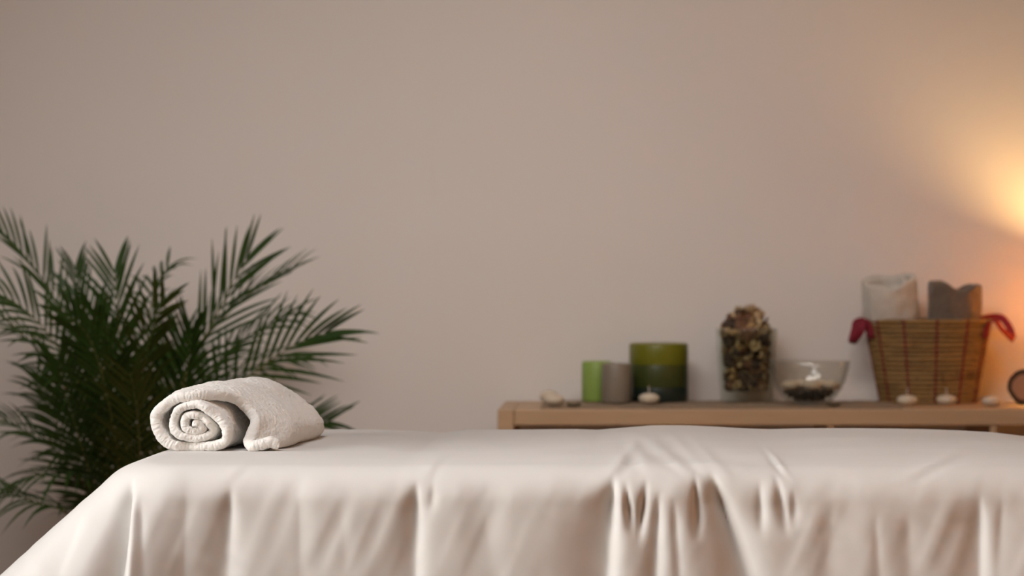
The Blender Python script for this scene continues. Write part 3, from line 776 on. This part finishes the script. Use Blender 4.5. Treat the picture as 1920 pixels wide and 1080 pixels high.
# right handle: strap ends stitched on the wall, loop drooping outwards
ribbon('handle', [rimpt(-30, BT-.045, .004), rimpt(-30, BT-.012, .007), rimpt(-26, BT-.004, .018), (ax_t+.016, -.040, BT-.024), (ax_t+.044, -.018, BT-.046), (ax_t+.050, .010, BT-.040), (ax_t+.040, .036, BT-.012), (ax_t+.018, .052, BT+.004), rimpt(52, BT-.012, .006), rimpt(52, BT-.04, .004)],
       [(.8, .6, 0), (.8, .6, 0), (.3, .6, .7), (.45, .1, .9), (.5, .1, .85), (.4, .3, .85), (.4, .3, .85), (.5, -.3, .8), (.8, -.6, 0), (.8, -.6, 0)], .017, .005, M_RED, bk)
ribbon('handle', [rimpt(-158, BT-.045, .004), rimpt(-158, BT-.012, .007), rimpt(-164, BT-.006, .016), (-ax_t-.008, -.042, BT-.022), (-ax_t-.024, -.020, BT-.050), (-ax_t-.026, .010, BT-.054), (-ax_t-.016, .038, BT-.026), (-ax_t-.006, .050, BT-.006), rimpt(128, BT-.012, .006), rimpt(128, BT-.04, .004)],
       [(-.8, .6, 0), (-.8, .6, 0), (-.7, .5, -.3), (-.85, .2, .3), (-.9, 0, .3), (-.9, 0, .3), (-.9, 0, .3), (-.8, -.3, .3), (-.8, -.6, 0), (-.8, -.6, 0)], .019, .006, M_RED, bk)

def spiral_ctrl(a, b, r0, turns, n, gap, seed, ph0=0):
    r = random.Random(seed); out = []
    for i in range(n):
        t = i/(n-1); an = ph0+turns*2*math.pi*t; q = r0+(1-r0)*t
        out.append((a*q*math.cos(an)*(1+r.uniform(-.03, .03)), b*q*math.sin(an)*(1+r.uniform(-.03, .03))))
    return out
def upright_roll(name, loc, a, b, height, turns, mat, tilt, label, seed, topfun, ph0, piv):
    P = spiral_ctrl(a, b, .12, turns, int(turns*11), 0, seed, ph0)
    off = [topfun(p[0]/a, p[1]/b) for p in P]
    Rm = Matrix.Rotation(tilt[1], 3, 'Y') @ Matrix.Rotation(tilt[0], 3, 'X')
    Rn = np.array(Rm)
    def conv(R):
        zl = height-R[:, 2]; f = .68+.32*smooth01(zl/.085)
        o = np.stack([R[:, 0]*f+(1-f)*piv, R[:, 1]*(.5+.5*f), zl], 1)
        return o @ Rn.T
    me = sheet_roll(name, P, P, off, .0062, None, height, .5, mat, step=.0035, fine=.003, seed=seed, wob=.004, fuzz=.0006, toX=conv)
    return tag(obj(name, me, None, loc), label, 'towel', 'rolled towels')
d2 = 5.74
upright_roll('rolled_towel', (wx(1673, d2), 5.745, .905), .072, .053, wz(512, d2)-.905, 3.0, M_TERRY2, (math.radians(13), math.radians(-5)), 'cream white rolled towel standing in the left of the basket', 41,
             lambda u, v: .004+.012*max(0, min(1, .5-u*.3))+.010*math.exp(-((u-.05)/.25)**2)+.014*(math.hypot(u, v) < .6)-.004*v, 2.6, .045)
upright_roll('rolled_towel', (wx(1784, d2), 5.745, .905), .063, .050, wz(524, d2)-.905, 3.0, M_TERRYB, (math.radians(4), math.radians(1)), 'grey brown rolled towel standing in the right of the basket', 57,
             lambda u, v: .004+.020*math.exp(-((u-.18)/.30)**2)+.012*(math.hypot(u, v) < .55)+.006*max(0, u), .4, -.01)

# ------------------------------------------------------------------ log slice at the right edge
def log():
    e = empty('log', (wx(1931, 5.68), 5.70, SZ), math.radians(-18))
    R0 = .0415; n = 40; V = []; Fc = []
    th = np.arange(n)*2*math.pi/n
    rad = R0*(1+.05*vnoise(np.cos(th)*2, np.sin(th)*2, 0, 61)+.03*vnoise(np.cos(th)*7, np.sin(th)*7, 1, 62))
    zmin = (rad*np.sin(th)).min()
    ys = [-.055, -.057, -.053, -.02, .02, .053, .055]; rs = [.70, .90, 1, 1.01, 1, .99, .70]
    for j, y in enumerate(ys):
        for i in range(n): V.append((rad[i]*rs[j]*math.cos(th[i]), y, rad[i]*rs[j]*math.sin(th[i])-zmin+.0003))
    for j in range(len(ys)-1):
        for i in range(n): Fc.append((j*n+i, j*n+(i+1) % n, (j+1)*n+(i+1) % n, (j+1)*n+i))
    obj('bark', mesh('bark', V, Fc, M_BARK), e)
    for y, rev in ((-.0552, False), (.0552, True)):
        V2 = [(rad[i]*.72*math.cos(th[i]), y, rad[i]*.72*math.sin(th[i])-zmin) for i in range(n)]+[(rad[i]*.4*math.cos(th[i]), y-(.0008 if not rev else -.0008), rad[i]*.4*math.sin(th[i])-zmin) for i in range(n)]+[(0, y, -zmin)]
        F2 = [(i, (i+1) % n, n+(i+1) % n, n+i) for i in range(n)]+[(n+i, n+(i+1) % n, 2*n) for i in range(n)]
        obj('cut_face', mesh('cut_face', V2, F2, M_CUT), e)
    tag(e, 'short dark-barked log with a reddish cut end at the right edge', 'log')
log()

# ------------------------------------------------------------------ table lamp just outside the frame on the shelf
def table_lamp(loc, label, zb, r0, z0, r1, z1):
    e = empty('table_lamp', loc); tag(e, label, 'lamp')
    obj('base', lathe('base', [(0, 0), (.055, 0), (.058, .006), (.05, .014), (.02, .022), (.012, .04), (.022, .07), (.026, .09), (.014, .12), (.008, .14), (.008, zb-.05), (.016, zb-.048), (.016, zb-.02), (0, zb-.02)], M_BRASS, 32), e)
    obj('bulb', lathe('bulb', [(.012, zb-.02), (.014, zb-.01), (.024, zb+.012), (.026, zb+.024), (.020, zb+.04), (.008, zb+.05), (0, zb+.051)], M_BULB, 24), e)
    obj('lamp_shade', lathe('lamp_shade', [(r0, z0), (r1, z1), (r1-.0012, z1), (r0-.0012, z0)], M_SHADE, 64, closed=True), e)
    return e
table_lamp((1.124, 5.67, SZ), 'small table lamp with an orange cloth shade at the shelf right end', 1.00-SZ, .115, .895-SZ, .088, 1.092-SZ)

def floor_lamp(loc, label):
    e = empty('floor_lamp', loc); tag(e, label, 'lamp')
    obj('base', lathe('base', [(0, 0), (.13, 0), (.135, .012), (.10, .022), (.014, .03), (.010, .05), (.010, 1.27), (.018, 1.275), (.018, 1.30), (0, 1.30)], M_BRASS, 32), e)
    obj('bulb', lathe('bulb', [(.012, 1.30), (.016, 1.31), (.030, 1.335), (.032, 1.35), (.024, 1.37), (.008, 1.383), (0, 1.384)], M_BULB2, 24), e)
    obj('lamp_shade', lathe('lamp_shade', [(.20, 1.22), (.14, 1.48), (.1388, 1.48), (.1988, 1.22)], M_SHADE, 64, closed=True), e)
floor_lamp((1.85, 1.7, 0), 'tall floor lamp with a warm cloth shade right of the camera')

# ------------------------------------------------------------------ potted palm
Y0 = 5.33
pb = W(240, 536, Y0); pbx = pb.x
palm = empty('potted_palm', (pbx, Y0, 0)); tag(palm, 'bushy green areca palm in a pot behind the table', 'plant')
obj('pot', lathe('pot', [(0, 0), (.10, 0), (.115, .01), (.145, .25), (.155, .26), (.155, .285), (.14, .285), (.135, .24), (0, .24)], M_POT, 48), palm)
obj('soil', lathe('soil', [(.135, .235), (.135, .255), (.07, .262), (0, .265)], M_SOIL, 32), palm)
LEAFLETS = [0]
def leaflet_geo(base, Dir, Nn, Ln, wd, droop, V, Fc):
    b0 = len(V); nseg = 6
    side = Dir.cross(Nn).normalized()
    for i in range(nseg+1):
        t = i/nseg
        p = base+Dir*(Ln*t)+Vector((0, 0, -1))*(droop*Ln*t*t)
        w = wd*(.35+.65*min(1, t*5))*(1-max(0, (t-.45)/.55)**1.7) + .0002
        V += [p-side*w+Nn*w*.45, p.copy(), p+side*w+Nn*w*.45]
    for i in range(nseg):
        for j in range(2):
            a = b0+3*i+j; Fc.append((a, a+3, a+4, a+1))
def frond(pts, Lpx, N_, single, mat=None, cnt=26, t0=.34, a0=62, a1=22, droop=.12, wd=.0038, seed=0, lift=.25, rr=.0042, scale=1.28):
    """pts: (px, py, dy) way points of the midrib; N_: direction its upper face looks to"""
    r = random.Random(seed); mat = mat or M_LEAF
    P = [np.array(W(x, y, Y0+dy)) - np.array([pbx, Y0, 0]) for x, y, dy in pts]
    C = catmull(P, n=48); n = len(C)
    radii = [rr*(1-.82*i/(n-1)) for i in range(n)]
    fo = obj('frond', tube('frond', C, radii, M_RACHIS, 6), palm)
    N_ = Vector(N_).normalized()
    Lm = Lpx*scale*Y0/F
    V = []; Fc = []
    for i in range(cnt):
        t = t0+(1-t0)*((i+.5)/cnt)
        x = t*(n-1); i0 = min(int(x), n-2); f = x-i0
        p = Vector(C[i0]*(1-f)+C[i0+1]*f); T_ = Vector(C[min(i0+2, n-1)]-C[max(i0-1, 0)]).normalized()
        nn = (N_-T_*N_.dot(T_)).normalized(); S = T_.cross(nn)
        u = (t-t0)/(1-t0)
        Lf = Lm*(.55+.45*math.sin(math.pi*min(1, u*1.25+.12)) if u < .7 else .55+.45*math.sin(math.pi*.995)+.0) if False else Lm*(.62+.38*math.sin(math.pi*(.1+.75*u)))*(1-.25*max(0, u-.75)/.25)
        for s in (-1, 1):
            al = math.radians(a0-8+(a1+8-a0)*u+r.uniform(-5, 5))
            D = (T_*math.cos(al)+S*s*math.sin(al)+nn*(lift+r.uniform(-.1, .1))).normalized()
            lf = Lf*r.uniform(.88, 1.08); dr = droop*r.uniform(.5, 1.5)
            nl_ = (nn-D*nn.dot(D)).normalized()
            if single and LEAFLETS[0] < 300:
                v2, f2 = [], []
                leaflet_geo(p, D, nl_, lf, wd, dr, v2, f2)
                obj('leaflet', mesh('leaflet', v2, f2, mat), fo); LEAFLETS[0] += 1
            else:
                leaflet_geo(p, D, nl_, lf, wd, dr, V, Fc)
    if V:
        o = obj('leaflets', mesh('leaflets', V, Fc, mat), fo); o['kind'] = 'stuff'
BASE = (238, 1150, 0)
fronts = [
    # right upper, tall
    dict(pts=[BASE, (268, 930, .0), (340, 720, .0), (402, 600, .02), (440, 525, .03), (466, 478, .04)], Lpx=128, N_=(.25, -1, .1), cnt=17, t0=.50, a0=52, a1=16, seed=1, wd=.0036),
    # right lower, wide fan
    dict(pts=[(255, 1140, 0), (300, 950, -.05), (400, 770, -.1), (490, 690, -.12), (560, 642, -.13), (618, 622, -.13)], Lpx=128, N_=(.1, -1, .25), cnt=16, t0=.54, a0=58, a1=14, seed=2, wd=.0040),
    # centre top fan
    dict(pts=[(232, 1150, 0), (238, 900, -.05), (232, 720, -.1), (222, 600, -.12), (214, 505, -.1)], Lpx=108, N_=(0, -1, .15), cnt=18, t0=.55, a0=55, a1=20, seed=3, wd=.0038),
    # bottom right small
    dict(pts=[(250, 1150, .05), (330, 930, .1), (450, 830, .12), (540, 805, .12), (622, 790, .12)], Lpx=92, N_=(.05, -1, .35), cnt=18, t0=.55, a0=66, a1=20, seed=4),
    # upper left
    dict(pts=[(225, 1150, 0), (205, 880, 0), (165, 680, 0), (95, 548, .02), (35, 468, .03), (-12, 425, .03)], Lpx=95, N_=(.5, -.6, .8), cnt=24, t0=.50, a0=48, a1=18, seed=5),
    # far left, arching
    dict(pts=[(225, 1150, 0), (200, 900, -.05), (150, 730, -.1), (85, 620, -.13), (20, 562, -.15), (-40, 540, -.16)], Lpx=110, N_=(.2, -.8, .7), cnt=24, t0=.48, a0=58, a1=22, seed=6, droop=.35),
    # left edge, arching with leaflets hanging
    dict(pts=[(230, 1150, 0), (215, 960, -.1), (160, 790, -.2), (80, 668, -.26), (0, 592, -.3), (-60, 560, -.3)], Lpx=100, N_=(.5, -.3, .9), cnt=24, t0=.42, a0=60, a1=25, seed=7, droop=.45),
    # bottom left one
    dict(pts=[(225, 1150, 0), (195, 960, -.1), (125, 862, -.18), (58, 815, -.2), (-30, 765, -.22)], Lpx=95, N_=(.3, -.3, .95), cnt=22, t0=.42, a0=62, a1=25, seed=8, droop=.5),
    dict(pts=[(225, 1150, 0), (205, 1000, -.1), (165, 912, -.18), (118, 888, -.24), (60, 895, -.26), (25, 915, -.26)], Lpx=85, N_=(.1, -.2, 1), cnt=18, t0=.5, a0=60, a1=25, seed=9, droop=.55),
    dict(pts=[(225, 1150, 0), (190, 1030, -.15), (125, 962, -.25), (55, 938, -.28), (-30, 900, -.28)], Lpx=90, N_=(.1, -.3, 1), cnt=20, t0=.45, a0=60, a1=22, seed=10, droop=.5),
    # second right, edge on
    dict(pts=[(245, 1150, 0), (275, 900, .08), (350, 690, .12), (440, 575, .15), (505, 532, .17), (548, 508, .18)], Lpx=100, N_=(-.6, -.45, .8), cnt=24, t0=.45, a0=55, a1=18, seed=11),
    # back fronds, paler against the wall
    dict(pts=[(240, 1150, 0), (262, 820, .1), (275, 640, .2), (290, 540, .28), (318, 500, .32)], Lpx=95, N_=(-.4, -.8, .5), cnt=20, t0=.5, a0=60, a1=25, seed=12, droop=.35),
    dict(pts=[(240, 1150, 0), (300, 880, .15), (400, 690, .28), (480, 620, .33), (545, 590, .35)], Lpx=105, N_=(-.3, -.7, .7), cnt=22, t0=.45, a0=58, a1=20, seed=13, droop=.35),
    dict(pts=[(240, 1150, 0), (290, 900, .1), (380, 760, .18), (470, 690, .2), (560, 670, .2)], Lpx=95, N_=(-.1, -.5, .9), cnt=20, t0=.45, a0=60, a1=20, seed=14, droop=.45),
    dict(pts=[(238, 1150, 0), (225, 850, .1), (180, 650, .2), (150, 560, .24), (140, 500, .26)], Lpx=90, N_=(.2, -.9, .3), cnt=20, t0=.5, a0=55, a1=20, seed=15),
    # dense middle, arching towards the camera
    dict(pts=[(240, 1150, 0), (252, 900, -.12), (265, 720, -.22), (285, 620, -.28), (312, 560, -.32)], Lpx=120, N_=(-.1, -1, .3), cnt=26, t0=.42, a0=50, a1=20, seed=16, mat=1),
    dict(pts=[(235, 1150, 0), (225, 900, -.15), (200, 740, -.25), (170, 640, -.3), (130, 590, -.34)], Lpx=115, N_=(.2, -1, .3), cnt=26, t0=.42, a0=52, a1=22, seed=17),
    dict(pts=[(245, 1150, 0), (290, 950, -.1), (330, 800, -.2), (350, 700, -.25), (360, 620, -.28)], Lpx=115, N_=(-.2, -1, .2), cnt=26, t0=.40, a0=52, a1=20, seed=18),
    dict(pts=[(235, 1150, 0), (200, 980, -.1), (160, 860, -.2), (130, 760, -.25), (110, 680, -.27)], Lpx=110, N_=(.3, -1, .2), cnt=26, t0=.38, a0=55, a1=22, seed=19),
    dict(pts=[(240, 1150, 0), (255, 1000, -.18), (262, 880, -.3), (258, 780, -.36), (245, 700, -.4)], Lpx=110, N_=(0, -1, .2), cnt=26, t0=.36, a0=58, a1=25, seed=20, mat=1),
    dict(pts=[(240, 1150, 0), (210, 980, -.05), (190, 820, -.05), (195, 700, -.05), (180, 590, -.06)], Lpx=115, N_=(.1, -1, .1), cnt=26, t0=.40, a0=52, a1=20, seed=21),
    dict(pts=[(245, 1150, 0), (270, 980, .05), (300, 850, .06), (320, 740, .08), (340, 640, .1)], Lpx=115, N_=(-.2, -1, .1), cnt=26, t0=.38, a0=52, a1=20, seed=22),
    dict(pts=[(235, 1150, 0), (190, 1000, .05), (140, 870, .1), (100, 780, .12), (70, 700, .14)], Lpx=105, N_=(.3, -.9, .4), cnt=24, t0=.38, a0=58, a1=22, seed=23, droop=.4),
    dict(pts=[(235, 1150, 0), (225, 1020, .02), (215, 900, .05), (225, 800, .1), (250, 680, .14)], Lpx=110, N_=(0, -1, .1), cnt=26, t0=.36, a0=55, a1=22, seed=24),
    dict(pts=[(240, 1150, 0), (300, 1000, .0), (360, 900, .02), (420, 830, .03), (470, 770, .05)], Lpx=95, N_=(-.2, -.8, .5), cnt=24, t0=.38, a0=58, a1=22, seed=25, droop=.3),
]
for i, fd in enumerate(fronts):
    fd = dict(fd)
    if fd.get('mat'): fd['mat'] = M_LEAF2
    frond(single=True, **fd)
for i, (dx, dy_) in enumerate(((-.03, .02), (.02, -.03), (.045, .03), (-.01, -.045), (.0, .0))):
    obj('cane', tube('cane', [(dx*1.4, dy_*1.4, .25), (dx*1.1, dy_*1.1, .36), (dx*.8, dy_*.8, .50)], [.011, .009, .006], M_CANE, 10), palm)
